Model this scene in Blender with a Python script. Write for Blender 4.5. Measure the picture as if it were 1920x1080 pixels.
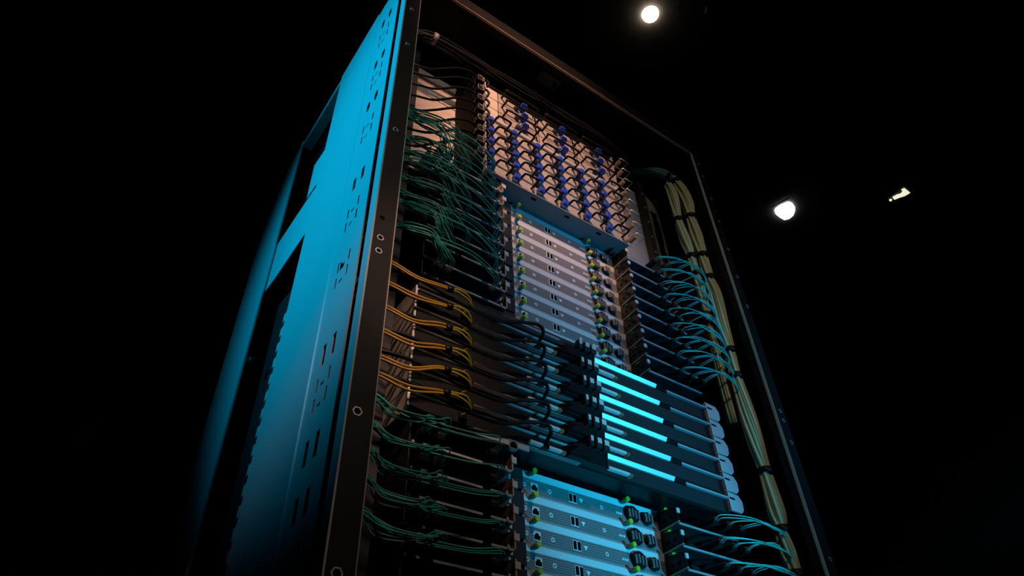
import bpy, math, random
from mathutils import Vector, Matrix
random.seed(7)
for o in list(bpy.data.objects): bpy.data.objects.remove(o)
S = bpy.context.scene
COL = S.collection
CH = 0.40                      # camera height above the floor; scene heights below are written above the lens

# ------------------------------------------------------------------ camera
cd = bpy.data.cameras.new('camera'); cam = bpy.data.objects.new('camera', cd); COL.objects.link(cam)
XD = Vector((0.81384484, 0.36792569, 0.44976357)); YD = Vector((-0.58021907, 0.55671195, 0.59448939)); ZD = Vector((-0.03166084, -0.74478352, 0.66655465))
R = Matrix(((XD[0], -XD[1], -XD[2]), (YD[0], -YD[1], -YD[2]), (ZD[0], -ZD[1], -ZD[2])))
cam.matrix_world = Matrix.Translation((0, 0, CH)) @ R.to_4x4()
cd.sensor_width = 36; cd.lens = 1326.337 / 1920 * 36; cd.clip_start = 0.02; cd.clip_end = 100
S.camera = cam

# ------------------------------------------------------------------ world, lights, exposure
w = bpy.data.worlds.new('world'); S.world = w; w.use_nodes = True
w.node_tree.nodes['Background'].inputs[0].default_value = (0.30, 0.42, 0.6, 1)
w.node_tree.nodes['Background'].inputs[1].default_value = 0.0012
S.view_settings.view_transform = 'Standard'; S.view_settings.look = 'None'
S.view_settings.exposure = 0.0; S.view_settings.gamma = 1.0; S.view_settings.use_curve_mapping = False

def spot(name, loc, aim, power, col, cone, blend=1.0, size=0.05):
    l = bpy.data.lights.new(name, 'SPOT'); l.energy = power; l.color = col
    l.spot_size = math.radians(cone); l.spot_blend = blend; l.shadow_soft_size = size
    o = bpy.data.objects.new(name, l); COL.objects.link(o)
    o.location = (loc[0], loc[1], loc[2] + CH)
    d = Vector(aim) - Vector(loc); o.rotation_euler = d.to_track_quat('-Z', 'Y').to_euler()
    return o
spot('stage_light_side', (-1.40, 0.80, 1.68), (0.30, 0.88, 1.34), 250, (0.002, 0.48, 0.82), 53, 1.0, 0.06)
spot('stage_light_low', (1.50, -0.62, -0.05), (0.96, 0.92, 0.61), 165, (0.012, 0.50, 0.84), 23, 1.0, 0.05)
spot('stage_light_fill', (2.0, -1.0, 0.10), (1.09, 0.90, 1.02), 165, (0.006, 0.35, 0.74), 27, 1.0, 0.12)
spot('stage_light_warm', (-0.12, -0.80, 2.66), (0.74, 0.88, 1.56), 400, (1.0, 0.49, 0.32), 20.5, 1.0, 0.05)
spot('added_warm_left', (0.02, -0.95, 1.85), (0.45, 0.88, 0.72), 125, (1.0, 0.56, 0.40), 11.5, 1.0, 0.05)  # extra warm spot added to brighten the left tray sides and rails
spot('house_light', (0.45, -1.50, 2.20), (0.76, 0.85, 1.14), 52, (1.0, 0.82, 0.68), 50, 1.0, 0.15)

# ------------------------------------------------------------------ materials (all procedural)
MATS = {}
def mat(name, col, metal=0.0, rough=0.5, nscale=60.0, namp=0.12, bump=0.0, emit=None, estr=0.0, spec=0.5, stretch=None):
    m = bpy.data.materials.new(name); m.use_nodes = True; nt = m.node_tree; b = nt.nodes['Principled BSDF']
    b.inputs['Metallic'].default_value = metal; b.inputs['Roughness'].default_value = rough
    b.inputs['Specular IOR Level'].default_value = spec
    tc = nt.nodes.new('ShaderNodeTexCoord'); mp = nt.nodes.new('ShaderNodeMapping')
    if stretch: mp.inputs['Scale'].default_value = stretch
    nz = nt.nodes.new('ShaderNodeTexNoise'); nz.inputs['Scale'].default_value = nscale; nz.inputs['Detail'].default_value = 4
    nt.links.new(tc.outputs['Object'], mp.inputs[0]); nt.links.new(mp.outputs[0], nz.inputs['Vector'])
    mx = nt.nodes.new('ShaderNodeMixRGB'); mx.blend_type = 'MIX'
    c = Vector(col)
    mx.inputs[1].default_value = (*(c * (1 - namp)), 1); mx.inputs[2].default_value = (*[min(1, v * (1 + namp)) for v in c], 1)
    nt.links.new(nz.outputs['Fac'], mx.inputs[0]); nt.links.new(mx.outputs[0], b.inputs['Base Color'])
    if bump:
        bp = nt.nodes.new('ShaderNodeBump'); bp.inputs['Strength'].default_value = bump; bp.inputs['Distance'].default_value = 0.002
        nt.links.new(nz.outputs['Fac'], bp.inputs['Height']); nt.links.new(bp.outputs[0], b.inputs['Normal'])
    if emit:
        b.inputs['Emission Color'].default_value = (*emit, 1); b.inputs['Emission Strength'].default_value = estr
    MATS[name] = m; return m

mat('room_black', (0.022, 0.020, 0.020), 0, 0.9, 3)
mat('floor_black', (0.02, 0.02, 0.022), 0, 0.6, 5)
mat('frame_black', (0.008, 0.0072, 0.0076), 0, 0.5, 90, 0.2, 0.05, spec=0.2)
mat('inside_black', (0.010, 0.010, 0.011), 0, 0.55, 50)
mat('panel_paint', (0.42, 0.44, 0.46), 0.0, 0.42, 8, 0.03)
mat('steel', (0.62, 0.62, 0.63), 0.85, 0.35, 120, 0.1, 0.03)
mat('bright_metal', (0.80, 0.78, 0.76), 0.35, 0.35, 120, 0.06)
mat('rail_grey', (0.26, 0.25, 0.25), 0.5, 0.38, 30, 0.06, 0, stretch=(1, 40, 40))
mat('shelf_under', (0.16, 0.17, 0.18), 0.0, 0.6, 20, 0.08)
mat('node_strip', (0.68, 0.68, 0.70), 0.25, 0.40, 30, 0.05, 0, stretch=(1, 40, 40))
mat('alu', (0.50, 0.50, 0.52), 0.35, 0.42, 30, 0.06, 0, stretch=(1, 40, 40))
mat('flange_metal', (0.66, 0.66, 0.68), 0.55, 0.30, 30, 0.06, 0, stretch=(1, 40, 40))
mat('pink_reflect_tint', (0.78, 0.70, 0.64), 0.25, 0.36, 14, 0.35, 0.8)  # warm reflection on the tray sides put into the base colour
mat('back_sheet', (0.55, 0.49, 0.44), 0.15, 0.45, 22, 0.25, 0.2, stretch=(1, 1, 5))
mat('right_sheet', (0.30, 0.31, 0.33), 0.2, 0.5, 14, 0.12)
mat('beige_sheet', (0.20, 0.17, 0.13), 0.0, 0.6, 14, 0.12)
mat('tray_black', (0.007, 0.007, 0.008), 0.0, 0.42, 60, 0.2, spec=0.25)
mat('tray_dark', (0.030, 0.032, 0.035), 0.3, 0.40, 60, 0.2)
mat('plastic_black', (0.006, 0.006, 0.007), 0, 0.45, 80, spec=0.22)
mat('cord_black', (0.005, 0.005, 0.006), 0, 0.42, 80, spec=0.3)
mat('latch_blue', (0.015, 0.05, 0.42), 0, 0.4, 90)
mat('latch_teal', (0.01, 0.05, 0.08), 0, 0.5, 90)
mat('knob_green', (0.42, 0.55, 0.04), 0, 0.4, 90)
mat('knob_collar', (0.05, 0.22, 0.26), 0.2, 0.4, 90)
mat('fiber_teal', (0.035, 0.50, 0.42), 0, 0.38, 300, 0.15)
mat('fiber_pale', (0.14, 0.52, 0.44), 0, 0.38, 300, 0.15)
mat('cable_yellow', (0.40, 0.23, 0.008), 0, 0.4, 200, 0.15)
mat('cable_yellow_green', (0.40, 0.38, 0.02), 0, 0.4, 200, 0.15)
mat('trunk_green', (0.32, 0.50, 0.27), 0, 0.5, 200, 0.2)
mat('trunk_cream', (0.56, 0.52, 0.30), 0, 0.5, 200, 0.2)
mat('trunk_dark', (0.10, 0.26, 0.22), 0, 0.5, 200, 0.2)
mat('copper_tab', (0.42, 0.24, 0.14), 0.6, 0.35, 200, 0.15)
mat('bronze', (0.48, 0.36, 0.25), 0.15, 0.42, 100, 0.15)
mat('ink_white', (0.75, 0.78, 0.80), 0, 0.6, 200, 0.05)
mat('hole_black', (0.003, 0.003, 0.003), 0, 0.7, 60, spec=0.05)
mat('pcb_green', (0.05, 0.30, 0.05), 0, 0.5, 200, 0.2)
mat('label_gray', (0.36, 0.36, 0.38), 0, 0.5, 60)
mat('ring_silver', (0.55, 0.52, 0.50), 0.6, 0.4, 60)
mat('lamp_warm', (1, 0.95, 0.88), 0, 0.5, 20, 0.02, 0, (1.0, 0.80, 0.58), 50.0)
mat('lamp_white', (1, 1, 1), 0, 0.5, 20, 0.02, 0, (1.0, 0.97, 1.0), 22.0)
mat('lamp_yellowish', (1, 1, 0.9), 0, 0.5, 160, 0.02, 0, (1.0, 0.95, 0.70), 0.9)
mat('fixture_black', (0.015, 0.014, 0.013), 0, 0.5, 60)

def perforated(name, col, pitch, hole, axes, metal=0.3, rough=0.4, dark=(0.02, 0.02, 0.02), row_lines=False):
    m = bpy.data.materials.new(name); m.use_nodes = True; nt = m.node_tree; b = nt.nodes['Principled BSDF']
    b.inputs['Metallic'].default_value = metal; b.inputs['Roughness'].default_value = rough
    tc = nt.nodes.new('ShaderNodeTexCoord'); sp = nt.nodes.new('ShaderNodeSeparateXYZ'); nt.links.new(tc.outputs['Object'], sp.inputs[0])
    def cell(ax, p):
        d = nt.nodes.new('ShaderNodeMath'); d.operation = 'DIVIDE'; d.inputs[1].default_value = p; nt.links.new(sp.outputs[ax], d.inputs[0])
        f = nt.nodes.new('ShaderNodeMath'); f.operation = 'FRACT'; nt.links.new(d.outputs[0], f.inputs[0])
        s = nt.nodes.new('ShaderNodeMath'); s.operation = 'SUBTRACT'; s.inputs[1].default_value = 0.5; nt.links.new(f.outputs[0], s.inputs[0])
        q = nt.nodes.new('ShaderNodeMath'); q.operation = 'MULTIPLY'; nt.links.new(s.outputs[0], q.inputs[0]); nt.links.new(s.outputs[0], q.inputs[1]); return q
    a, c = cell(0, pitch * (1.0 if not row_lines else 0.8)), cell(2, pitch)
    ad = nt.nodes.new('ShaderNodeMath'); ad.operation = 'ADD'
    if row_lines:
        k = nt.nodes.new('ShaderNodeMath'); k.operation = 'MULTIPLY'; k.inputs[1].default_value = 0.15; nt.links.new(a.outputs[0], k.inputs[0]); a = k
    nt.links.new(a.outputs[0], ad.inputs[0]); nt.links.new(c.outputs[0], ad.inputs[1])
    lt = nt.nodes.new('ShaderNodeMath'); lt.operation = 'LESS_THAN'; lt.inputs[1].default_value = hole * hole; nt.links.new(ad.outputs[0], lt.inputs[0])
    mx = nt.nodes.new('ShaderNodeMixRGB'); mx.inputs[1].default_value = (*col, 1); mx.inputs[2].default_value = (*dark, 1)
    nt.links.new(lt.outputs[0], mx.inputs[0]); nt.links.new(mx.outputs[0], b.inputs['Base Color'])
    MATS[name] = m
perforated('psu_mesh', (0.60, 0.53, 0.47), 0.0036, 0.36, 'xz', 0.15, 0.45, (0.05, 0.04, 0.04))
perforated('node_panel', (0.26, 0.265, 0.28), 0.0042, 0.17, 'xz', 0.3, 0.42, (0.05, 0.05, 0.055), True)

# ------------------------------------------------------------------ mesh helpers
class MB:
    def __init__(s): s.v = []; s.f = []; s.smooth = []
    def quad_hull(s, pts, faces, sm=False):
        n = len(s.v); s.v += [tuple(p) for p in pts]
        for f in faces: s.f.append([n + i for i in f]); s.smooth.append(sm)
        return s
    def box(s, x0, x1, y0, y1, z0, z1):
        p = [(x, y, z) for z in (z0, z1) for y in (y0, y1) for x in (x0, x1)]
        return s.quad_hull(p, [(0, 2, 3, 1), (4, 5, 7, 6), (0, 1, 5, 4), (2, 6, 7, 3), (0, 4, 6, 2), (1, 3, 7, 5)])
    def bbox(s, x0, x1, y0, y1, z0, z1, b=0.002):
        # box with its four edges along Y chamfered and a chamfered front rim
        pr = [(x0 + b, z0), (x1 - b, z0), (x1, z0 + b), (x1, z1 - b), (x1 - b, z1), (x0 + b, z1), (x0, z1 - b), (x0, z0 + b)]
        cx, cz = (x0 + x1) / 2, (z0 + z1) / 2
        def ring(y, k): return [(cx + (x - cx) * (1 - k / max(1e-6, (x1 - x0) / 2)), y, cz + (z - cz) * (1 - k / max(1e-6, (z1 - z0) / 2))) for x, z in pr]
        p = ring(y0, b * 0.8) + ring(y0 + b, 0) + ring(y1, 0)
        f = [tuple(range(8)), tuple(range(23, 15, -1))]
        for r in (0, 8):
            for i in range(8):
                j = (i + 1) % 8; f.append((r + j, r + i, r + 8 + i, r + 8 + j))
        return s.quad_hull(p, f)
    def prism(s, poly, axis, a, b):
        # poly of 2-D points; axis 0: (y,z) along x, 1: (x,z) along y, 2: (x,y) along z
        def P(u, v, t): return ((t, u, v), (u, t, v), (u, v, t))[axis]
        n = len(poly); p = [P(u, v, a) for u, v in poly] + [P(u, v, b) for u, v in poly]
        f = [tuple(range(n)), tuple(range(2 * n - 1, n - 1, -1))] + [((i + 1) % n, i, n + i, n + (i + 1) % n) for i in range(n)]
        return s.quad_hull(p, f)
    def cyl(s, c, r, axis, h, n=12, r2=None, r_in=None):
        r2 = r if r2 is None else r2
        def P(u, v, t): return ((c[0] + t, c[1] + u, c[2] + v), (c[0] + u, c[1] + t, c[2] + v), (c[0] + u, c[1] + v, c[2] + t))[axis]
        A = [(math.cos(i * 2 * math.pi / n), math.sin(i * 2 * math.pi / n)) for i in range(n)]
        if r_in is None:
            p = [P(r * a, r * b, 0) for a, b in A] + [P(r2 * a, r2 * b, h) for a, b in A]
            f = [((i + 1) % n, i, n + i, n + (i + 1) % n) for i in range(n)]
            k = len(s.v); s.quad_hull(p, f, True)
            s.f.append([k + i for i in range(n)]); s.smooth.append(False); s.f.append([k + 2 * n - 1 - i for i in range(n)]); s.smooth.append(False)
        else:
            p = [P(r * a, r * b, 0) for a, b in A] + [P(r * a, r * b, h) for a, b in A] + [P(r_in * a, r_in * b, h) for a, b in A] + [P(r_in * a, r_in * b, 0) for a, b in A]
            f = []
            for q in range(4):
                for i in range(n):
                    j = (i + 1) % n; f.append((q * n + j, q * n + i, ((q + 1) % 4) * n + i, ((q + 1) % 4) * n + j))
            s.quad_hull(p, f, False)
        return s
    def tube(s, pts, r, n=6, sub=6, radii=None):
        P = [Vector(p) for p in pts]
        Q = []; RR = []
        rr = radii or [r] * len(P)
        if len(P) > 2 and sub > 1:
            E = [P[0] * 2 - P[1]] + P + [P[-1] * 2 - P[-2]]
            for i in range(1, len(E) - 2):
                a, b, c, d = E[i - 1:i + 3]
                for k in range(sub):
                    t = k / sub
                    Q.append(0.5 * ((2 * b) + (c - a) * t + (2 * a - 5 * b + 4 * c - d) * t * t + (-a + 3 * b - 3 * c + d) * t ** 3))
                    RR.append(rr[i - 1] * (1 - t) + rr[i] * t)
            Q.append(P[-1]); RR.append(rr[-1])
        else: Q = P; RR = rr
        T = [(Q[min(i + 1, len(Q) - 1)] - Q[max(i - 1, 0)]).normalized() for i in range(len(Q))]
        u = T[0].orthogonal().normalized(); vs = []
        for q, t, r_ in zip(Q, T, RR):
            u = (u - t * u.dot(t)).normalized(); w_ = t.cross(u)
            for k in range(n):
                a = 2 * math.pi * k / n; vs.append(q + (u * math.cos(a) + w_ * math.sin(a)) * r_)
        f = []
        for i in range(len(Q) - 1):
            for k in range(n):
                k2 = (k + 1) % n; f.append((i * n + k, i * n + k2, (i + 1) * n + k2, (i + 1) * n + k))
        m = len(s.v); s.quad_hull(vs, f, True)
        s.f.append([m + n - 1 - k for k in range(n)]); s.smooth.append(False)
        s.f.append([m + (len(Q) - 1) * n + k for k in range(n)]); s.smooth.append(False)
        return s
    def mesh(s, name):
        me = bpy.data.meshes.new(name); me.from_pydata(s.v, [], s.f); me.polygons.foreach_set('use_smooth', s.smooth); me.update(); return me
    def build(s, name, m, parent=None, label=None):
        o = bpy.data.objects.new(name, s.mesh(name)); COL.objects.link(o); o.data.materials.append(MATS[m])
        if parent is not None: o.parent = parent
        if label: o['label'] = label
        return o

def tag(o, label, cat, group=None, kind=None):
    if label: o['label'] = label
    if cat: o['category'] = cat
    if group: o['group'] = group
    if kind: o['kind'] = kind
    return o
def thing(name, label, cat, loc=(0, 0, 0), group=None):
    o = bpy.data.objects.new(name, None); COL.objects.link(o); o.location = (loc[0], loc[1], loc[2] + CH); o.empty_display_size = 0.02
    return tag(o, label, cat, group)
def copy_tree(o, parent=None):
    kids = [c for c in o.children]
    c = o.copy(); COL.objects.link(c); c.parent = parent
    for ch in kids: copy_tree(ch, c)
    return c
def B(x0, x1, y0, y1, z0, z1): return MB().box(x0, x1, y0, y1, z0, z1)
ORD = ['first', 'second', 'third', 'fourth', 'fifth', 'sixth', 'seventh', 'eighth', 'ninth', 'tenth', 'eleventh', 'twelfth']

# ------------------------------------------------------------------ room shell
CEIL = 4.6
def struct(name, mb, m):
    o = mb.build(name, m); o.location.z = CH; o['kind'] = 'structure'; return o
struct('floor', B(-4.2, 8.7, -4.2, 6.7, -CH - 0.1, -CH), 'floor_black')
struct('ceiling', B(-4.2, 8.7, -4.2, 6.7, CEIL, CEIL + 0.1), 'room_black')
struct('wall_back', B(-4.2, 8.7, 6.5, 6.7, -CH, CEIL), 'room_black')
struct('wall_front', B(-4.2, 8.7, -4.2, -4.0, -CH, CEIL), 'room_black')
struct('wall_left', B(-4.2, -4.0, -4.0, 6.5, -CH, CEIL), 'room_black')
struct('wall_right', B(8.5, 8.7, -4.0, 6.5, -CH, CEIL), 'room_black')

# ------------------------------------------------------------------ rack cabinet
XL, XR, YF, YB, ZT, PW = 0.2995, 1.3586, 0.768, 1.70, 1.850, 0.0385
rack = thing('rack_cabinet', 'tall black open-fronted equipment rack with blue-lit slotted side', 'rack cabinet', (0.83, 1.23, -CH))
rack_base = Vector((0.83, 1.23, -CH))
def rk(name, mb, m, label=None, parent=None):
    mb.v = [(x - rack_base.x, y - rack_base.y, z - rack_base.z) for x, y, z in mb.v]
    return mb.build(name, m, parent or rack, label)
ZB = -CH
# front frame: four bars
fpL = rk('front_post', B(XL + 0.003, XL + PW, YF, YF + 0.026, ZB, ZT), 'frame_black')
fpR = rk('front_post', B(XR - PW, XR - 0.003, YF, YF + 0.026, ZB, ZT), 'frame_black')
rk('top_bar', B(XL + PW, XR - PW, YF, YF + 0.026, ZT - 0.05, ZT), 'frame_black')
rk('bottom_bar', B(XL + PW, XR - PW, YF, YF + 0.026, ZB, ZB + 0.06), 'frame_black')
# painted outer edge strips of the front frame, seen on the side
rk('edge_strip', B(XL, XL + 0.003, YF + 0.002, YF + 0.026, ZB, ZT), 'panel_paint')
rk('edge_strip', B(XR - 0.003, XR, YF + 0.002, YF + 0.026, ZB, ZT), 'panel_paint')
# thin bright inner lip of the left post and the top bar
rk('inner_lip', B(XL + PW, XL + PW + 0.0016, YF - 0.001, YF + 0.006, ZB, ZT - 0.05), 'bronze', 'thin pinkish inner edge of the post')
rk('inner_lip', B(XL + PW, XR - PW, YF - 0.001, YF + 0.006, ZT - 0.0516, ZT - 0.05), 'bronze')
rk('inner_lip', B(XR - PW - 0.0016, XR - PW, YF - 0.001, YF + 0.006, ZB, ZT - 0.05), 'bronze')
# dark inner core behind the gap, then the slotted column skin with real openings
rk('corner_core', B(XL + 0.032, XL + 0.036, YF + 0.026, 1.165, ZB, ZT - 0.006), 'inside_black')
def slotted(y0, y1, z0, z1, holes, x0, x1):
    ys = sorted({y0, y1, *[h[0] for h in holes], *[h[1] for h in holes]}); zs = sorted({z0, z1, *[h[2] for h in holes], *[h[3] for h in holes]})
    inside = lambda y, z: any(h[0] < y < h[1] and h[2] < z < h[3] for h in holes)
    m = MB(); solid = lambda i, j: 0 <= i < len(ys) - 1 and 0 <= j < len(zs) - 1 and not inside((ys[i] + ys[i + 1]) / 2, (zs[j] + zs[j + 1]) / 2)
    for i in range(len(ys) - 1):
        for j in range(len(zs) - 1):
            if not solid(i, j): continue
            a, b, c, d = ys[i], ys[i + 1], zs[j], zs[j + 1]
            m.quad_hull([(x0, a, c), (x0, b, c), (x0, b, d), (x0, a, d)], [(0, 3, 2, 1)]); m.quad_hull([(x1, a, c), (x1, b, c), (x1, b, d), (x1, a, d)], [(0, 1, 2, 3)])
            if not solid(i - 1, j): m.quad_hull([(x0, a, c), (x1, a, c), (x1, a, d), (x0, a, d)], [(0, 1, 2, 3)])
            if not solid(i + 1, j): m.quad_hull([(x0, b, c), (x1, b, c), (x1, b, d), (x0, b, d)], [(0, 3, 2, 1)])
            if not solid(i, j - 1): m.quad_hull([(x0, a, c), (x1, a, c), (x1, b, c), (x0, b, c)], [(0, 3, 2, 1)])
            if not solid(i, j + 1): m.quad_hull([(x0, a, d), (x1, a, d), (x1, b, d), (x0, b, d)], [(0, 1, 2, 3)])
    return m
H = []
def pair(z0, z1, teardrop=False):
    for yc in (0.860, 0.897):
        if teardrop:
            H.append((yc - 0.0078, yc + 0.0078, z0 + 0.006, z1 - 0.004)); H.append((yc - 0.0038, yc + 0.0038, z0, z0 + 0.006)); H.append((yc - 0.0042, yc + 0.0042, z1 - 0.004, z1))
        else: H.append((yc - 0.0064, yc + 0.0064, z0, z1))
def clover(zc, tri=False):
    for yc in (0.858, 0.902):
        H.append((yc - 0.0030, yc + 0.0030, zc + 0.006, zc + 0.031)); H.append((yc - 0.0030, yc + 0.0030, zc - 0.031, zc - 0.006))
    H.append((0.874, 0.888, zc + 0.009, zc + 0.0140)); H.append((0.874, 0.888, zc - 0.0290, zc - 0.024))
    if tri:
        for k in range(5): H.append((0.876 + 0.0035 * k, 0.8795 + 0.0035 * k, zc + 0.004, zc + 0.010 + 0.004 * k))
pair(1.712, 1.750, True); clover(1.650); pair(1.516, 1.550, True); clover(1.464); pair(1.341, 1.376, True); clover(1.260)
pair(1.076, 1.110); clover(0.992); clover(0.850, True); pair(0.655, 0.697); clover(0.602); pair(0.481, 0.523); pair(0.396, 0.436); clover(0.33); pair(0.21, 0.25); pair(0.12, 0.16)
rk('slotted_column', slotted(0.8135, 0.9385, ZB, ZT, H, XL, XL + 0.0025), 'panel_paint', 'blue-lit steel column with slots and keyholes')
rk('column_face', MB().prism([(XL - 0.002, 0.9425), (XL + 0.0005, 0.9400), (XL + 0.003, 0.9400), (XL + 0.003, 1.170), (XL - 0.002, 1.170)], 2, ZB, ZT), 'panel_paint', 'smooth blue-lit steel column beside the slotted one')
# rear column, top rail, cross brace and gusset of the left side
rk('rear_column', MB().prism([(XL, 1.452), (XL + 0.004, 1.452), (XL + 0.004, 1.70), (XL, 1.70)], 2, ZB, ZT), 'panel_paint')
rk('rear_column_edge', B(XL - 0.004, XL, 1.447, 1.4525, ZB, ZT), 'panel_paint')
rk('side_top_rail', B(XL + 0.001, XL + 0.03, 1.170, 1.452, ZT - 0.022, ZT), 'panel_paint')
rk('cross_brace', MB().prism([(1.172, 1.214), (1.384, 1.214), (1.452, 1.222), (1.452, 1.394), (1.246, 1.386), (1.172, 1.380)], 0, XL + 0.004, XL + 0.008), 'panel_paint')
rk('gusset', MB().prism([(1.170, 1.386), (1.250, 1.390), (1.254, 1.528), (1.170, 1.520)], 0, XL + 0.002, XL + 0.005), 'panel_paint')
# toothed mounting rail seen through the side opening
tooth = [(1.172, 0.452), (1.172, 1.0)]
z = 1.0
while z > 0.47:
    tooth += [(1.238, z), (1.238, z - 0.022), (1.224, z - 0.022), (1.224, z - 0.040)]; z -= 0.040
rk('toothed_rail', MB().prism(tooth, 0, XL + 0.012, XL + 0.016), 'bright_metal', 'toothed metal rail inside the side opening')
rk('rail_edge', B(XL + 0.004, XL + 0.016, 1.172, 1.184, 0.45, 1.0), 'bronze')
for zz in (0.98, 0.44):
    rk('bolt', MB().cyl((XL - 0.002, 1.41, zz), 0.010, 0, 0.02, 6), 'frame_black')
# right side, roof, rear, base
rk('right_side_panel', B(XR - 0.006, XR, YF + 0.026, YB, ZB, ZT), 'frame_black')
rk('roof_panel', B(XL + 0.002, XR - 0.006, YF + 0.026, YB, ZT - 0.012, ZT - 0.002), 'frame_black')
rk('rear_panel', B(XL + 0.05, XR - 0.006, YB - 0.01, YB, ZB, ZT - 0.012), 'inside_black')
rk('base_panel', B(XL + 0.04, XR - 0.006, YF + 0.026, YB - 0.01, ZB, ZB + 0.02), 'frame_black')
rk('inner_side_liner', B(XL + 0.050, XL + 0.054, 0.99, YB - 0.01, ZB, ZT - 0.012), 'inside_black')
# vertical mounting rails inside
for xa, xb in ((0.402, 0.428), (1.228, 1.252)):
    rk('mounting_rail', B(xa, xb, 0.932, 0.962, ZB + 0.02, ZT - 0.012), 'inside_black')
for k in range(7):
    rk('rail_screw', MB().cyl((1.24, 0.930, 1.32 + 0.065 * k), 0.0045, 1, 0.004, 8), 'steel')
# hex nut rings and screw holes on the posts
for x, z_, r in ((0.311, 0.510, 0.0075), (0.312, 0.298, 0.008), (0.311, 0.840, 0.0065), (0.311, 0.810, 0.0065), (0.313, 1.139, 0.006), (0.315, 1.46, 0.005), (0.315, 1.62, 0.005)):
    n_ = rk('post_nut', MB().cyl((x + 0.004, YF - 0.0012, z_), r, 1, 0.0014, 6, r_in=r * 0.72), 'ring_silver')
    rk('nut_hole', MB().cyl((x + 0.004, YF - 0.0006, z_), r * 0.7, 1, 0.0008, 8), 'hole_black')
rk('screw_hole', MB().cyl((0.314, YF - 0.0006, 0.888), 0.005, 1, 0.0008, 8), 'hole_black')
for x, z_ in ((1.351, 1.60), (1.351, 1.50), (1.351, 1.385), (1.351, 1.28), (1.351, 1.175), (1.343, 0.855), (1.344, 0.83), (1.347, 0.775), (1.347, 0.515), (1.345, 1.70), (1.345, 1.76)):
    rk('post_nut', MB().cyl((x - 0.004, YF - 0.0012, z_), 0.005, 1, 0.0014, 6, r_in=0.0034), 'ring_silver')
# grey label plate with a small dark window under the roof
lp = rk('roof_plate', MB().bbox(0.760, 0.832, 0.812, 0.850, 1.826, 1.838, 0.002), 'label_gray', 'small grey plate under the rack roof')
rk('plate_window', B(0.812, 0.823, 0.826, 0.838, 1.8252, 1.826), 'hole_black')
# rear sheets visible between the equipment
for k in range(12):
    z0 = 1.312 + 0.036 * k
    rk('blanking_strip', B(0.430, 0.566, 0.958 + 0.001 * (k % 3), 0.962 + 0.001 * (k % 3), z0, z0 + 0.0354), 'back_sheet', 'pinkish reflective blanking strip')
rk('blanking_plate', B(1.06, 1.228, 0.952, 0.956, 1.312, 1.73), 'right_sheet', 'flat grey-blue plate beside the power shelf')
for k, (za, zb_) in enumerate(((1.2, 1.425), (1.427, 1.462), (1.464, 1.76))):
    rk('filler_panel', B(1.253, 1.330, 0.955, 0.960, za, zb_), 'beige_sheet', 'brownish filler panel by the right rail')

# ------------------------------------------------------------------ power shelf and its supplies
PX0, PX1, PYF = 0.596, 1.047, 0.866
Z0 = 1.3205; P = 0.0444; ZW0 = Z0 + 5 * P + 0.012; PW_ = 0.0454; ZPT = ZW0 + 3 * PW_
ps = thing('power_shelf', 'wide metal power shelf housing holding rows of supplies', 'power shelf', (0.82, 1.05, Z0 - 0.004))
pb = Vector((0.82, 1.05, Z0 - 0.004))
def loc_build(root, base, name, mb, m, label=None, parent=None):
    mb.v = [(x - base[0], y - base[1], z - base[2]) for x, y, z in mb.v]
    return mb.build(name, m, parent or root, label)
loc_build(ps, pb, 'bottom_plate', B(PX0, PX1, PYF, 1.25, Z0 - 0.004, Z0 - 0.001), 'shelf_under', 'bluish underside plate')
loc_build(ps, pb, 'middle_plate', B(PX0, PX1, PYF + 0.004, 1.25, Z0 + 5 * P, ZW0 - 0.001), 'alu')
loc_build(ps, pb, 'top_plate', B(PX0, PX1, PYF + 0.004, 1.25, ZPT, ZPT + 0.003), 'tray_black')
loc_build(ps, pb, 'side_plate', B(PX0 - 0.003, PX0, PYF, 1.25, Z0 - 0.004, ZPT), 'alu')
loc_build(ps, pb, 'side_plate', B(PX1, PX1 + 0.003, PYF, 1.25, Z0 - 0.004, ZPT), 'alu')
loc_build(ps, pb, 'rear_plate', B(PX0, PX1, 1.245, 1.25, Z0, ZPT), 'tray_black')
for k in range(4):
    loc_build(ps, pb, 'underside_slot', B(0.63 + 0.105 * k, 0.645 + 0.105 * k, PYF + 0.010, PYF + 0.016, Z0 - 0.0046, Z0 - 0.004), 'hole_black')
PC = (PX1 - PX0) / 6
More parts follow.
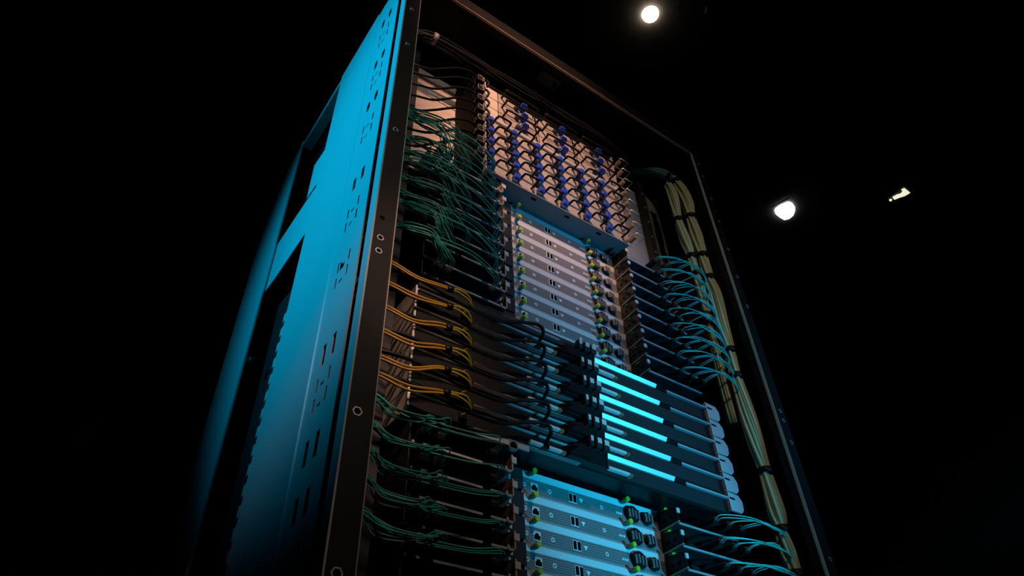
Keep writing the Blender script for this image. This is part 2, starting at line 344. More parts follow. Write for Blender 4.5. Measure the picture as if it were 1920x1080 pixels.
def make_psu(wide):
    wdt = (PX1 - PX0 - 0.046) / 3 if wide else PC
    h = PW_ if wide else P
    g = 0.0010
    r = thing('power_supply', '', 'power supply')
    # origin: lower left of the module's front face; y forward is negative
    MB().bbox(g, wdt - g, 0.0, 0.34, g, h - g, 0.0012).build('body', 'psu_mesh', r)
    B(0.004, wdt - 0.004, -0.0006, 0.0, h - 0.0070, h - 0.0055).build('seam_strip', 'back_sheet', r)
    if wide:
        x0, x1, zt, zl = 0.012, 0.118, h * 0.62, h * 0.62
        MB().tube([(x0, 0.004, zl), (x0, -0.022, zl), (x0 + 0.004, -0.028, zl), (x1 - 0.004, -0.028, zl), (x1, -0.022, zl), (x1, 0.004, zl)], 0.0030, 6, 4).build('handle', 'plastic_black', r)
        tb = MB().bbox(0.070, 0.088, -0.020, 0.0, 0.018, 0.034, 0.002).build('latch', 'latch_blue', r, 'blue release latch')
        MB().bbox(0.052, 0.066, -0.012, 0.0, 0.008, 0.020, 0.002).build('latch_base', 'latch_teal', r)
        B(0.124, 0.128, -0.0006, 0.0, 0.004, h - 0.012).build('vent_bar', 'hole_black', r)
    else:
        x0, x1, zl = 0.024, 0.064, h * 0.60
        MB().tube([(x0, 0.004, zl), (x0, -0.026, zl), (x0 + 0.006, -0.032, zl), (x1 - 0.006, -0.032, zl), (x1, -0.026, zl), (x1, 0.004, zl)], 0.0031, 6, 4).build('handle', 'plastic_black', r)
        tb = MB().bbox(0.004, 0.020, -0.018, 0.0, 0.016, 0.032, 0.002).build('latch', 'latch_blue', r, 'blue release latch')
        MB().bbox(0.002, 0.014, -0.012, 0.0, 0.004, 0.016, 0.002).build('latch_base', 'latch_teal', r)
        B(0.069, 0.0715, -0.0006, 0.0, 0.006, h - 0.012).build('vent_bar', 'hole_black', r)
    return r
rows_n = ['bottom row', 'second row from the bottom', 'third row from the bottom', 'fourth row from the bottom', 'fifth row from the bottom']
cols_n = ['leftmost', 'second from left', 'third from left', 'third from right', 'second from right', 'rightmost']
proto = make_psu(False); first = True
for r_ in range(5):
    for c in range(6):
        o = proto if first else copy_tree(proto); first = False
        o.location = (PX0 + PC * c, PYF + 0.010, Z0 + P * r_ + CH)
        tag(o, f'narrow perforated power supply with blue latch, {rows_n[r_]}, {cols_n[c]}', 'power supply', 'narrow power supplies in the shelf')
proto = make_psu(True); first = True
wcols = ['left one', 'middle one', 'right one']; wrows = ['lowest wide row', 'middle wide row', 'topmost wide row']
for r_ in range(3):
    for c in range(3):
        o = proto if first else copy_tree(proto); first = False
        o.location = (PX0 + 0.046 + (PX1 - PX0 - 0.046) / 3 * c, PYF + 0.010, ZW0 + PW_ * r_ + CH)
        tag(o, f'wide power supply with long black handle, {wrows[r_]}, {wcols[c]}', 'power supply', 'wide power supplies in the shelf')
    f = MB().bbox(-0.022, 0.022, 0.0, 0.02, 0.001, PW_ - 0.001, 0.0012).build('blank_cover', 'back_sheet')
    f.location = (PX0 + 0.023, PYF + 0.010, ZW0 + PW_ * r_ + CH)
    tag(f, f'small square blank cover left of the {wrows[r_]} of supplies', 'cover', 'blank covers in the power shelf')
# wire loop handles on the right edge of the shelf
for k in range(8):
    z_ = Z0 + 0.020 + 0.0450 * k
    loc_build(ps, pb, 'wire_loop', MB().tube([(PX1 + 0.004, 0.868, z_), (PX1 + 0.006, 0.838, z_ + 0.001), (PX1 + 0.036, 0.838, z_ + 0.001), (PX1 + 0.036, 0.868, z_), (PX1 + 0.004, 0.868, z_)], 0.0014, 5, 1), 'steel')
    loc_build(ps, pb, 'ear_screw', MB().bbox(PX1 + 0.002, PX1 + 0.010, 0.842, 0.866, z_ - 0.014, z_ - 0.004, 0.001), 'copper_tab')

# ------------------------------------------------------------------ server nodes
UP = 0.0444
def hexring(cx, cz, r, y, inner=0.55): return MB().cyl((cx, y, cz), r, 1, 0.0005, 6, r_in=r * inner)
def make_node():
    # built around (0.83, 0.921, knob height); bottom of the node is 0.039 below
    NB = (0.83, 0.921, 0.0)
    r = thing('server_node', '', 'server')
    def p(name, mb, m, label=None, parent=None): return loc_build(r, NB, name, mb, m, label, parent)
    p('body', B(0.452, 1.205, 0.928, 1.50, -0.0375, 0.0035), 'tray_black')
    p('center_panel', B(0.6975, 1.050, 0.921, 0.928, -0.0362, -0.0072), 'node_panel', 'perforated centre panel with ports')
    p('flange', MB().prism([(0.921, -0.0072), (0.919, 0.0036), (0.919, 0.0048), (0.928, 0.0048), (0.928, -0.0072)], 0, 0.6975, 1.050), 'node_strip', 'bright smooth strip above the centre panel')
    p('bottom_lip', B(0.6975, 1.050, 0.9195, 0.928, -0.0385, -0.0364), 'flange_metal')
    for x, dz in ((0.7155, -0.001), (0.938, 0.001), (1.040, 0.003)):
        k = p('knob', MB().cyl((x, 0.910, dz), 0.0054, 1, -0.010, 10, 0.0048), 'knob_green', 'yellow-green thumb knob')
        p('collar', MB().cyl((x, 0.918, dz), 0.0045, 1, -0.008, 10, 0.0056), 'knob_collar', None, k)
    # network jack
    j = p('network_port', B(0.7185, 0.7345, 0.9195, 0.921, -0.0305, -0.0150), 'ink_white')
    p('socket', MB().prism([(0.7200, -0.0290), (0.7330, -0.0290), (0.7330, -0.0215), (0.7300, -0.0215), (0.7300, -0.0180), (0.7230, -0.0180), (0.7230, -0.0215), (0.7200, -0.0215)], 1, 0.9188, 0.9196), 'hole_black', None, j)
    # twin port
    for xa in (0.8055, 0.8150):
        j = p('data_port', B(xa - 0.0005, xa + 0.0085, 0.9196, 0.921, -0.0300, -0.0120), 'ink_white')
        p('socket', B(xa + 0.0008, xa + 0.0074, 0.9188, 0.9197, -0.0285, -0.0135), 'hole_black', None, j)
    # printed marks
    for x, rr in ((0.7050, 0.0042), (0.7615, 0.0046), (0.8850, 0.0042)):
        p('printed_mark', hexring(x, -0.0215, rr, 0.9205), 'ink_white')
    p('printed_mark', MB().prism([(0.8300, -0.0170), (0.8400, -0.0170), (0.8350, -0.0255)], 1, 0.9204, 0.921), 'ink_white')
    for k in range(3):
        p('status_light', B(0.9210 + 0.0055 * k, 0.9245 + 0.0055 * k, 0.9202, 0.921, -0.0245, -0.0205), 'ink_white')
    # two round transceiver cages
    for xc, rr, nb in ((0.9595, 0.0165, 4), (0.9985, 0.0125, 3)):
        c = p('port_cage', MB().cyl((xc, 0.913, -0.0195), rr, 1, 0.008, 14), 'plastic_black', 'round black port cage with silver bars')
        for q in range(nb):
            xb = xc + (q - (nb - 1) / 2) * 0.0078
            p('cage_bar', B(xb - 0.0016, xb + 0.0016, 0.9095, 0.914, -0.0285 + 0.002 * (q % 2), -0.0105 - 0.002 * ((q + 1) % 2)), 'steel', None, c)
    # brackets that project forward at both ends of the centre panel
    lb = p('bracket', MB().prism([(0.868, -0.036), (0.900, -0.0385), (0.926, -0.0385), (0.926, 0.002), (0.880, -0.004), (0.868, -0.006)], 0, 0.6405, 0.6435), 'bronze', 'bronze-toned left bracket')
    p('bracket_tip', MB().bbox(0.6395, 0.6500, 0.8660, 0.8690, -0.0225, -0.0105, 0.0005), 'bright_metal', 'white square tip', lb)
    p('bracket_hole', MB().cyl((0.6400, 0.893, -0.022), 0.0048, 0, 0.0004, 10), 'hole_black', None, lb)
    p('bracket_face', B(0.6440, 0.6965, 0.9120, 0.9280, -0.0370, 0.0010), 'tray_dark')
    for xs in (0.656, 0.664):
        p('bracket_slot', B(xs, xs + 0.0045, 0.9110, 0.9122, -0.0255, -0.0115), 'bright_metal')
    p('bracket_foot', B(0.6600, 0.6640, 0.9110, 0.9122, -0.0360, -0.0300), 'bright_metal')
    rb = p('bracket', MB().prism([(0.868, -0.033), (0.926, -0.0365), (0.926, 0.004), (0.905, 0.000), (0.880, -0.002), (0.868, -0.006)], 0, 1.0325, 1.0355), 'tray_black', 'dark right bracket')
    p('bracket_tip', MB().bbox(1.0315, 1.0395, 0.8660, 0.8690, -0.0170, -0.0070, 0.0005), 'bright_metal', 'white square tip', rb)
    p('bracket_edge', MB().prism([(0.8676, -0.0345), (0.926, -0.0385), (0.926, -0.0360), (0.8676, -0.0325)], 0, 1.0320, 1.0360), 'bronze', None, rb)
    for yy in (0.885, 0.903):
        p('bracket_hole', MB().cyl((1.0320, yy, -0.020), 0.004, 0, 0.0004, 8), 'hole_black', None, rb)
    # wings on both sides: thin shelf with a front lip, dark face behind
    for side, xa, xb in (('left', 0.452, 0.6405), ('right', 1.0355, 1.205)):
        p('wing_shelf', B(xa, xb, 0.872, 0.930, -0.0385, -0.0370), 'tray_dark')
        p('wing_lip', B(xa, xb, 0.869, 0.872, -0.0388, -0.0350), 'flange_metal' if side == 'right' else 'alu', f'thin bright front edge of the {side} wing')
        p('wing_face', B(xa, xb, 0.923, 0.928, -0.0370, 0.0030), 'inside_black')
    p('lip_hook', B(0.626, 0.6300, 0.8660, 0.8690, -0.0388, -0.0320), 'alu')
    p('status_strip', B(0.5420, 0.5470, 0.9200, 0.9232, -0.0300, 0.0000), 'pcb_green', 'small green strip')
    p('inner_plate', B(1.0420, 1.0900, 0.9150, 0.9230, -0.0340, -0.0180), 'flange_metal')
    p('plug_cap', MB().cyl((1.0960, 0.915, -0.022), 0.0055, 1, 0.012, 8), 'copper_tab')
    for xs in (0.505, 0.596, 0.612):
        p('wing_screw', MB().cyl((xs, 0.9195, -0.016), 0.003, 1, 0.004, 8), 'steel')
    p('chassis_side', B(0.4495, 0.452, 0.875, 1.50, -0.0375, 0.0020), 'tray_dark')
    return r
ZU = [1.304 - UP * k for k in range(9)]
ZL = [0.5942 - 0.0441 * k for k in range(6)]
node = make_node(); first = True
NODES = []
for k, zk in enumerate(ZU + ZL):
    o = node if first else copy_tree(node); first = False
    o.location = (0.83, 0.921, zk + CH)
    if k < 9:
        lab = ('shadowed blue server node directly under the power shelf' if k == 0 else
               'server node just above the black trays, lowest of the upper stack' if k == 8 else
               f'server node with green knobs, {ORD[k]} below the power shelf')
    else:
        q = k - 9
        lab = ('cyan-lit server node directly beneath the black trays' if q == 0 else
               f'cyan-lit server node with green knobs, {ORD[q]} below the black trays')
    tag(o, lab, 'server', 'server nodes in the rack')
    NODES.append((zk, 'upper' if k < 9 else 'lower', k if k < 9 else k - 9))

# ------------------------------------------------------------------ black switch trays in the middle
def make_tray():
    TB = (0.83, 0.865, 0.0)         # z = 0 is the top edge of the tray front
    r = thing('switch_tray', '', 'switch')
    def p(name, mb, m, label=None, parent=None): return loc_build(r, TB, name, mb, m, label, parent)
    p('body', B(0.440, 1.203, 0.872, 1.45, -0.0435, -0.0010), 'tray_black')
    p('left_door', B(0.440, 0.790, 0.865, 0.872, -0.0390, -0.0150), 'tray_black')
    p('left_rail', MB().prism([(0.860, -0.0130), (0.864, -0.0105), (0.872, -0.0105), (0.872, -0.0145), (0.862, -0.0145)], 0, 0.440, 0.798), 'bright_metal', 'thin pale rail along the left half')
    p('left_lower_rail', B(0.560, 0.790, 0.8615, 0.872, -0.0425, -0.0405), 'rail_grey')  # darker metal than the right half; left-side shade put into the colour
    p('right_door', B(0.845, 1.180, 0.866, 0.872, -0.0405, -0.0110), 'tray_dark')
    p('right_flange', MB().prism([(0.8660, -0.0085), (0.8610, -0.0010), (0.8630, 0.0003), (0.872, 0.0003), (0.872, -0.0085)], 0, 0.846, 1.040), 'bright_metal', 'bright polished flange of the right half')
    p('flange_notch', B(1.040, 1.075, 0.8660, 0.872, -0.0095, -0.0005), 'plastic_black')
    p('right_rail', B(1.075, 1.203, 0.8655, 0.872, -0.0050, -0.0010), 'alu')
    for xa, xb, y0 in ((0.852, 0.904, 0.853), (0.672, 0.742, 0.853)):
        b = p('pull_bar', MB().bbox(xa, xb, y0, y0 + 0.008, -0.0385, -0.0325, 0.001), 'bright_metal', 'bright pull bar')
        p('bar_end', MB().bbox(xb, xb + 0.010, y0 + 0.001, y0 + 0.012, -0.0390, -0.0320, 0.001), 'copper_tab', None, b)
    # latch cluster in the middle
    l = p('latch_block', MB().prism([(0.756, -0.040), (0.846, -0.042), (0.850, -0.008), (0.826, 0.002), (0.800, -0.004), (0.770, -0.012)], 1, 0.850, 0.872), 'plastic_black', 'black central latch block')
    for xa, s_ in ((0.800, 0.006), (0.816, 0.010), (0.833, 0.011)):
        p('latch_finger', MB().bbox(xa - 0.002, xa + s_ + 0.002, 0.838, 0.8498, -0.012, 0.0085, 0.0015), 'tray_dark', None, l)
        p('finger_tip', B(xa, xa + s_, 0.8368, 0.8385, -0.003, 0.0075), 'bright_metal', None, l)
    p('latch_wing', MB().prism([(0.756, -0.036), (0.800, -0.036), (0.800, -0.016), (0.774, -0.020)], 1, 0.842, 0.852), 'plastic_black', None, l)
    # right ear plate with rounded corners and a notch
    e = p('ear_plate', MB().prism([(1.2035, -0.0300), (1.236, -0.0300), (1.2445, -0.0210), (1.2460, -0.0020), (1.2370, 0.0100), (1.2035, 0.0110)], 1, 0.866, 0.870), 'panel_paint', 'rounded blue-lit ear plate')
    p('ear_notch', B(1.2040, 1.222, 0.8652, 0.8660, -0.0040, 0.0000), 'tray_black', None, e)
    p('ear_edge', B(1.2015, 1.2035, 0.8645, 0.872, -0.0300, 0.0110), 'bright_metal', None, e)
    p('tinted_side', B(0.4375, 0.440, 0.870, 1.45, -0.0420, -0.0020), 'pink_reflect_tint', 'metal side with a pink reflection put into its colour')
    p('side_edge', B(0.4365, 0.4400, 0.866, 0.870, -0.0420, -0.0020), 'bright_metal')
    return r
ZTR = [0.8735 - 0.0443 * k for k in range(6)]
tray = make_tray()
for k, zt in enumerate(ZTR):
    o = tray if k == 0 else copy_tree(tray)
    o.location = (0.83, 0.865, zt + CH)
    nm = ['topmost', 'second from top', 'third from top', 'third from bottom', 'second from bottom', 'lowest'][k]
    tag(o, f'black switch tray with central latch and blue-lit ear, {nm} of six', 'switch', 'black switch trays')
PPB = (0.83, 0.865, 0.0)
pp = loc_build(o, PPB, 'port_panel', B(0.552, 0.674, 0.8615, 0.8645, -0.0525, -0.0430), 'alu', 'blue-lit strip with a network port')
jp = loc_build(o, PPB, 'network_port', B(0.6300, 0.6480, 0.8590, 0.8690, -0.0580, -0.0420), 'steel')
loc_build(o, PPB, 'socket', MB().prism([(0.6320, -0.0565), (0.6460, -0.0565), (0.6460, -0.0490), (0.6430, -0.0490), (0.6430, -0.0455), (0.6350, -0.0455), (0.6350, -0.0490), (0.6320, -0.0490)], 1, 0.8582, 0.8592), 'hole_black', None, jp)
bl = thing('blanking_panel', 'dark grey blank panel above the topmost black switch tray', 'panel', (0.62, 0.88, 0.8755))
loc_build(bl, (0.62, 0.88, 0.8755), 'panel_face', MB().prism([(0.868, 0.8755), (0.866, 0.885), (0.875, 0.9035), (0.90, 0.9045), (0.90, 0.8755)], 0, 0.442, 0.835), 'tray_dark')
loc_build(bl, (0.62, 0.88, 0.8755), 'panel_lip', B(0.66, 0.770, 0.8640, 0.868, 0.8830, 0.8860), 'flange_metal')

# ------------------------------------------------------------------ fibre cables
def fibre(base, strands, label, group, rot_in, m1='fiber_teal', latch=True, rad=0.00115, cshape='left'):
    r = thing('fiber_cable', label, 'cable', base, group)
    bx, by, bz = base
    c = MB().bbox(-0.0075, 0.0075, -0.022, 0.045, -0.0055, 0.0055, 0.0015).build('connector', 'plastic_black', r)
    if latch:
        B(-0.0065, 0.0065, -0.0224, -0.006, 0.0055, 0.0066).build('pull_tab', 'copper_tab', c)
    for k, pts in enumerate(strands):
        mm = m1 if random.random() > 0.3 else 'fiber_pale'
        MB().tube([(x - bx, y - by, z_ - bz) for x, y, z_ in pts], rad, 5, 5).build('strand', mm, r)
    return r
LP = [0.4148, 0.4525, 0.4905, 0.5893]
LPn = ['outermost', 'second', 'third', 'innermost']
SU = [1.318, 1.300, 1.222, 1.178, 1.150, 1.092, 1.050, 1.020, 0.958]
J = lambda a: random.uniform(-a, a)
bank_name = {'upper': 'upper', 'lower': 'lower'}
def node_name(bank, k):
    if bank == 'upper':
        return 'top server node' if k == 0 else f'{ORD[k]} server node from the top'
    return f'{ORD[k]} server node below the trays'
for zk, bank, k in NODES:
    if bank == 'lower' and k == 5: continue
    z_c = zk - 0.030
    for i, xc in enumerate(LP):
        if bank == 'upper':
            sz = SU[k]; sag = 0.004; xs = xc + (0.0 if i == 3 else random.choice((0.0, 0.02, 0.035)))
        else:
            sz = zk - 0.017; sag = -0.024; xs = xc
        if i < 3 and xs < 0.455: xs = 0.4580 + 0.03 * random.random() if i == 0 else xs + 0.01
        nst = 3 if bank == 'upper' else 3
        strands = []
        for s in range(nst):
            a = J(0.004); b = J(0.006); yo = 0.806 + J(0.010)
            xo = xs + (s - (nst - 1) / 2) * 0.004
            x0 = 0.352; zs = sz + 0.008 + b * 1.2
            span = xs - x0
            t1, t2 = 0.30, 0.68
            zm1 = zs + (z_c - zs) * t1 + sag * 0.75 + a; zm2 = zs + (z_c - zs) * t2 + sag * 0.9 + a * 0.8 + (0.012 if bank == 'upper' else 0.006)
            strands.append([(x0, 0.845 + J(0.006), zs + 0.012), (x0 + 0.02, 0.834 + J(0.004), zs), (x0 + span * t1, yo + 0.012, zm1), (x0 + span * t2, yo, zm2),
                            (xo - 0.016, yo + 0.006, z_c + (0.010 if bank == 'upper' else 0.003) + a), (xo - 0.002, 0.826, z_c + 0.005), (xo, 0.848, z_c)])
        fibre((xs, 0.868, z_c), strands, f'teal fibre cable in the {LPn[i]} left port of the {node_name(bank, k)}', 'teal fibre cables on the left', 0)
RP = [1.118, 1.156, 1.194]; RPn = ['inner', 'middle', 'outer']
for zk, bank, k in NODES:
    if bank == 'lower' and k == 5: continue
    z_c = zk - 0.022
    for i, xc in enumerate(RP):
        strands = []
        ze = zk - 0.018 if bank == 'upper' else zk - 0.016
        hi = 0.012 if bank == 'upper' else 0.005
        for s in range(2):
            a = J(0.003); xo = xc + (s - 0.5) * 0.006
            xe = (1.278 if bank == 'upper' else 1.292) + J(0.004)
            strands.append([(xo, 0.848, z_c), (xo + 0.004, 0.832, z_c + 0.004 + a), (xo + (xe - xo) * 0.35, 0.814 + J(0.003), z_c + hi + a + 0.002 * i),
                            (xo + (xe - xo) * 0.7, 0.812 + J(0.003), z_c + hi * 0.66 + a), (xe, 0.820, ze - 0.004 + a), (xe + 0.012, 0.832, ze - 0.017)])
        fibre((xc, 0.868, z_c), strands, f'teal fibre cable in the {RPn[i]} right port of the {node_name(bank, k)}', 'teal fibre cables on the right', 0, 'fiber_teal', True, 0.0011)

# ------------------------------------------------------------------ yellow cables and black cables over the trays
YS = [0.868, 0.819, 0.766, 0.716, 0.664, 0.632]
YE = [0.846, 0.805, 0.757, 0.712, 0.670, 0.626]
TN = ['topmost', 'second', 'third', 'fourth', 'fifth', 'lowest']
for k in range(6):
    xe, ze = 0.541, YE[k]
    base = (xe, 0.868, ze)
    r = thing('yellow_cable', f'yellow cable pair arching into the {TN[k]} black switch tray', 'cable', base, 'yellow cables on the trays')
    def rel(pts): return [(x - base[0], y - base[1], z_ - base[2]) for x, y, z_ in pts]
    for s in range(2):
        zo = 0.006 * s
        MB().tube(rel([(0.350, 0.850, YS[k] + 0.012 - zo), (0.372, 0.834, YS[k] - zo), (0.415, 0.822, YS[k] * 0.62 + ze * 0.38 - 0.012 - zo + J(0.002)), (0.462, 0.818, ze + 0.001 - zo * 0.8 + J(0.003)), (0.488, 0.819, ze + 0.004 - zo * 0.7)]), 0.0023, 6, 6).build('jacket', 'cable_yellow', r)
        MB().tube(rel([(0.484, 0.819, ze + 0.0044 - zo * 0.7), (0.500, 0.820, ze + 0.008 - zo + J(0.002)), (0.522, 0.824, ze + 0.010 - zo * 2 + J(0.002)), (0.538, 0.838, ze + 0.003 - zo), (0.541 - 0.008 * s, 0.862, ze - 0.002)]), 0.0018, 6, 6).build('strand', 'cable_yellow_green', r)
    MB().tube(rel([(0.474, 0.819, ze), (0.486, 0.8185, ze + 0.001)]), 0.0060, 8, 1).build('sleeve', 'plastic_black', r)
    MB().bbox(-0.010, 0.006, -0.010, 0.012, -0.008, 0.004, 0.001).build('connector', 'plastic_black', r)
for k in range(6):
    zt = ZTR[k]; base = (0.706, 0.865, zt - 0.034)
    r = thing('black_cable', f'thick black cable hooking into the {TN[k]} black switch tray', 'cable', base, 'black cables on the trays')
    pts = [(0.352, 0.856, zt - 0.010), (0.375, 0.842, zt - 0.016), (0.43, 0.836, zt - 0.0185), (0.52, 0.838, zt - 0.031), (0.60, 0.842, zt - 0.030), (0.655, 0.838, zt - 0.012), (0.688, 0.832, zt - 0.008), (0.703, 0.834, zt - 0.018), (0.706, 0.862, zt - 0.034)]
    MB().tube([(x - base[0], y - base[1], z_ - base[2]) for x, y, z_ in pts], 0.0036, 7, 6).build('cord', 'cord_black', r)
    MB().bbox(-0.008, 0.008, -0.012, 0.006, -0.006, 0.006, 0.0015).build('plug', 'plastic_black', r)

# ------------------------------------------------------------------ power strip, plugs and cords left of the power shelf
pd = thing('power_strip', 'vertical black power strip left of the power shelf', 'power strip', (0.575, 0.89, 1.33))
PDB = (0.575, 0.89, 1.33)
loc_build(pd, PDB, 'housing', MB().prism([(0.558, 0.872), (0.561, 0.868), (0.584, 0.868), (0.587, 0.872), (0.587, 0.955), (0.558, 0.955)], 2, 1.325, 1.735), 'hole_black')
for k in range(8):
    zz = 1.353 + 0.0444 * k
    loc_build(pd, PDB, 'outlet', MB().bbox(0.560, 0.586, 0.864, 0.869, zz - 0.014, zz + 0.014, 0.002), 'plastic_black')
PN = ['lowest', 'second lowest', 'third lowest', 'fourth lowest', 'fourth highest', 'third highest', 'second highest', 'highest']
for k in range(8):
    zz = 1.353 + 0.0444 * k; base = (0.571, 0.866, zz)
    r = thing('mains_cable', f'black power cord sagging to the {PN[k]} outlet of the power strip', 'cord', base, 'power cords of the strip')
    pl = MB().bbox(-0.010, 0.012, -0.015, 0.0, -0.012, 0.012, 0.002).build('plug', 'plastic_black', r)
    MB().tube([(-0.009, -0.0155, -0.010), (0.010, -0.0155, -0.010), (0.010, -0.0155, 0.010), (-0.009, -0.0155, 0.010), (-0.009, -0.0155, -0.010)], 0.0006, 4, 1).build('plug_rim', 'rail_grey', pl)
    for q in range(2):
        B(0.004, 0.008, -0.0160, -0.015, -0.007 + 0.009 * q, -0.004 + 0.009 * q).build('plug_mark', 'bronze', pl)
    j1, j2 = J(0.006), J(0.008)
    MB().tube([(0.011, -0.008, 0.004), (0.017, -0.015, 0.003), (0.022, -0.018, -0.012), (0.018, -0.017, -0.028)], 0.0032, 6, 6).build('loop', 'cord_black', r)
    MB().tube([(0.000, 0.004, 0.012), (-0.026, -0.010, 0.010 + j1 * 0.4), (-0.070, -0.016, -0.018 + j1 * 0.5), (-0.130, -0.014, -0.074 + j1), (-0.165, -0.012, -0.098 + j2), (-0.200, -0.006, -0.104 + j2), (-0.228, 0.010, -0.100 + j2)], 0.0031, 6, 6).build('cord', 'cord_black', r)
# dark cable run across the top of the power shelf
for k in range(7):
    zo = 1.716 + 0.008 * (k % 3) + J(0.003); yo = 0.846 + 0.010 * (k // 3) + J(0.003)
    base = (0.36, yo, zo)
    pts = [(0.352, yo + 0.02, zo - 0.02 + J(0.01)), (0.42, yo, zo - 0.006 + J(0.004)), (0.56, yo, zo + 0.002 + J(0.003)), (0.70, yo + J(0.006), zo + J(0.005)), (0.86, yo + J(0.006), zo + 0.004 + J(0.005)), (1.0, yo + J(0.004), zo + J(0.004)), (1.12, yo + 0.02, zo - 0.006), (1.19, yo + 0.10, zo + 0.0)]
    o = MB().tube([(a - base[0], b - base[1], c - base[2]) for a, b, c in pts], 0.0030 + 0.0006 * (k % 2), 6, 5).build('feeder_cable', 'cord_black')
    o.location = (base[0], base[1], base[2] + CH)
    tag(o, ['lowest front', 'middle front', 'highest front', 'lowest middle', 'centre', 'highest middle', 'rearmost'][k] + ' thin black feeder cable running across the power shelf top', 'cable', 'black cables above the power shelf')
cl = MB().tube([(-0.006, 0, 0), (0.006, 0, 0)], 0.016, 10, 1).build('cable_clamp', 'label_gray'); cl.location = (0.425, 0.85, 1.716 + CH)
tag(cl, 'grey round clamp on the cables at the upper left corner', 'clamp')

# ------------------------------------------------------------------ trunk bundles on the right
def trunk(name, label, axis_pts, radius, n, mats, ties, group, strand_r):
    base = axis_pts[-1]
    r = thing(name, label, 'cable bundle', base, group)
    A = [Vector(p) for p in axis_pts]
    def off(i, k, f):
        ang = 2 * math.pi * f + 0.35 * i; ring = radius * (0.55 + 0.45 * ((k * 7) % 3) / 2)
        return Vector((math.cos(ang) * ring, math.sin(ang) * ring * 0.8, 0))
    for k in range(n):
        f = k / n; pts = []
        for i, a in enumerate(A):
            sq = 0.72 if i in ties else 1.0
            pts.append(a + off(i, k, f) * sq - Vector(base))
        MB().tube(pts, strand_r, 5, 5).build('strand', mats[k % len(mats)], r)
    for i in ties:
        d = (A[min(i + 1, len(A) - 1)] - A[max(i - 1, 0)]).normalized(); c = A[i] - Vector(base)
        MB().tube([c - d * 0.006, c + d * 0.006], radius * 0.86 + strand_r, 12, 1).build('cable_tie', 'plastic_black', r)
    return r
TA = [(1.302, 0.838, 1.715), (1.308, 0.832, 1.670), (1.311, 0.829, 1.610), (1.306, 0.829, 1.545), (1.308, 0.829, 1.470), (1.308, 0.829, 1.385), (1.309, 0.829, 1.300), (1.314, 0.829, 1.240), (1.304, 0.830, 1.130), (1.306, 0.830, 1.050), (1.300, 0.830, 0.970),
      (1.302, 0.830, 0.870), (1.303, 0.830, 0.790), (1.305, 0.830, 0.720), (1.304, 0.830, 0.630), (1.305, 0.832, 0.590), (1.310, 0.834, 0.545), (1.313, 0.834, 0.500), (1.315, 0.836, 0.40), (1.316, 0.836, 0.20), (1.316, 0.836, -0.36)]
trunk('trunk_bundle', 'thick cream-green cable bundle strapped along the right post', TA, 0.0175, 20, ['trunk_cream', 'trunk_green', 'trunk_cream'], [0, 3, 5, 6, 9, 10, 13, 15, 17], 'cable bundles by the right post', 0.0042)
TB_ = [(1.268, 0.850, 1.700), (1.272, 0.846, 1.655), (1.270, 0.846, 1.600), (1.270, 0.848, 1.530), (1.276, 0.848, 1.450), (1.282, 0.848, 1.385), (1.286, 0.850, 1.320), (1.290, 0.852, 1.250), (1.290, 0.856, 1.15), (1.290, 0.860, 1.0), (1.290, 0.864, 0.85)]
trunk('trunk_bundle', 'green cable bundle behind the cream one, ending half way down', TB_, 0.014, 14, ['trunk_green', 'trunk_green', 'trunk_cream'], [0, 3, 5, 6, 8], 'cable bundles by the right post', 0.0038)
TC = [(1.300, 0.842, 1.722), (1.296, 0.850, 1.750), (1.272, 0.868, 1.772), (1.230, 0.900, 1.785), (1.180, 0.950, 1.790), (1.140, 1.02, 1.785)]
trunk('trunk_bundle', 'dark teal cable bundle bending under the rack roof', TC, 0.017, 14, ['trunk_dark', 'fiber_teal', 'trunk_dark'], [1, 4], 'cable bundles by the right post', 0.004)

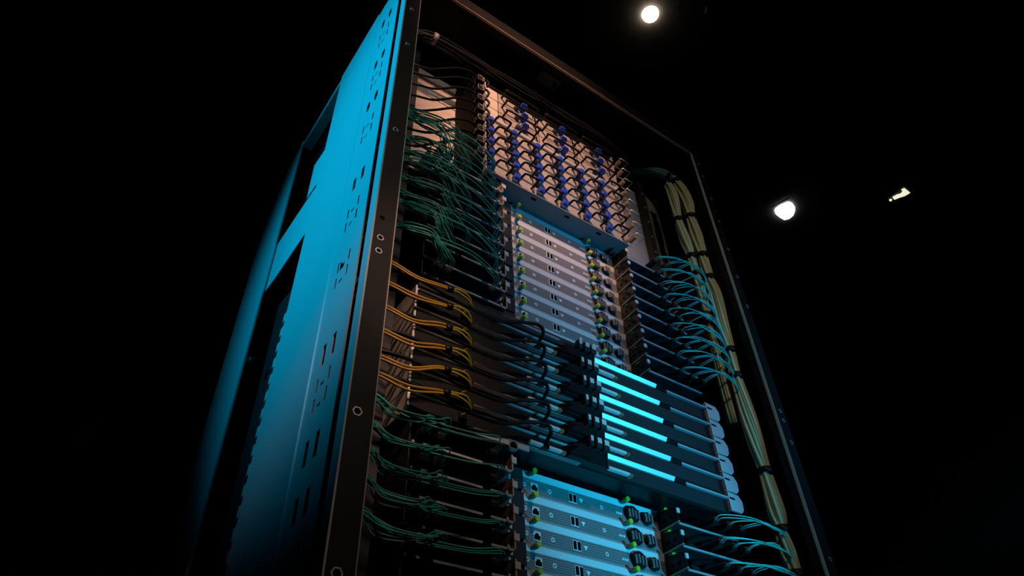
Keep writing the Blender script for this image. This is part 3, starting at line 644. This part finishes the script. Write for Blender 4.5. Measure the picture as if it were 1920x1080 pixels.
# ------------------------------------------------------------------ ceiling lamps and tracks
l1 = thing('ceiling_lamp', 'round warm ceiling lamp glowing above the rack', 'lamp', (2.26, 1.287, CEIL))
MB().cyl((0, 0, 0), 0.0605, 2, -0.002, 28, r_in=0.0585).build('trim_ring', 'fixture_black', l1)
MB().cyl((0, 0, 0), 0.058, 2, -0.018, 28, 0.054).build('diffuser', 'lamp_warm', l1)
l2 = thing('spot_lamp', 'white ceiling spotlight clipped by a barn door, right of the rack', 'lamp', (4.53, 1.93, CEIL))
LO = [(4.428, 1.987), (4.416, 1.961), (4.424, 1.902), (4.451, 1.842), (4.492, 1.832), (4.558, 1.851), (4.597, 1.881), (4.632, 1.93), (4.636, 1.977), (4.608, 2.015), (4.534, 2.017), (4.469, 2.01)]
MB().prism([((x - 4.53) * 0.9, (y - 1.93) * 0.9) for x, y in LO], 2, -0.010, -0.004).build('lens', 'lamp_white', l2)
MB().cyl((0.0, 0.01, 0), 0.070, 2, -0.004, 28).build('base_plate', 'fixture_black', l2)
bd = B(-0.085, 0.085, -0.004, 0.0, -0.008, 0.0).build('barn_door', 'fixture_black', l2); bd.location = (-0.125, -0.034, -0.004); bd.rotation_euler = (0, 0, math.radians(-75))
l3 = thing('wedge_lamp', 'small yellowish wedge light far right', 'lamp', (5.21, 1.25, CEIL))
LW = [(5.181, 1.301), (5.188, 1.262), (5.207, 1.235), (5.196, 1.212), (5.167, 1.207), (5.175, 1.182), (5.26, 1.183), (5.254, 1.231), (5.233, 1.266), (5.216, 1.308)]
MB().prism([(x - 5.21, y - 1.25) for x, y in LW], 2, -0.012, -0.002).build('lens', 'lamp_yellowish', l3)
MB().cyl((-0.014, 0.079, -0.002), 0.011, 2, -0.010, 10).build('pilot_light', 'lamp_yellowish', l3)
MB().prism([(-0.06, -0.09), (0.07, -0.09), (0.05, 0.11), (-0.05, 0.11)], 2, -0.0022, 0.0).build('housing', 'fixture_black', l3)
t1 = B(-0.30, 0.30, -0.02, 0.02, -0.04, 0.0).build('lighting_track', 'fixture_black'); t1.location = (0.52, 3.37, CEIL + CH); t1.rotation_euler = (0, 0, -0.22)
tag(t1, 'dark lighting track on the ceiling left of the rack', 'track', 'ceiling tracks')
t2 = B(-0.42, 0.42, -0.02, 0.02, -0.04, 0.0).build('lighting_track', 'fixture_black'); t2.location = (2.92, 0.855, CEIL + CH); t2.rotation_euler = (0, 0, -0.47)
tag(t2, 'dark lighting track on the ceiling right of the rack', 'track', 'ceiling tracks')
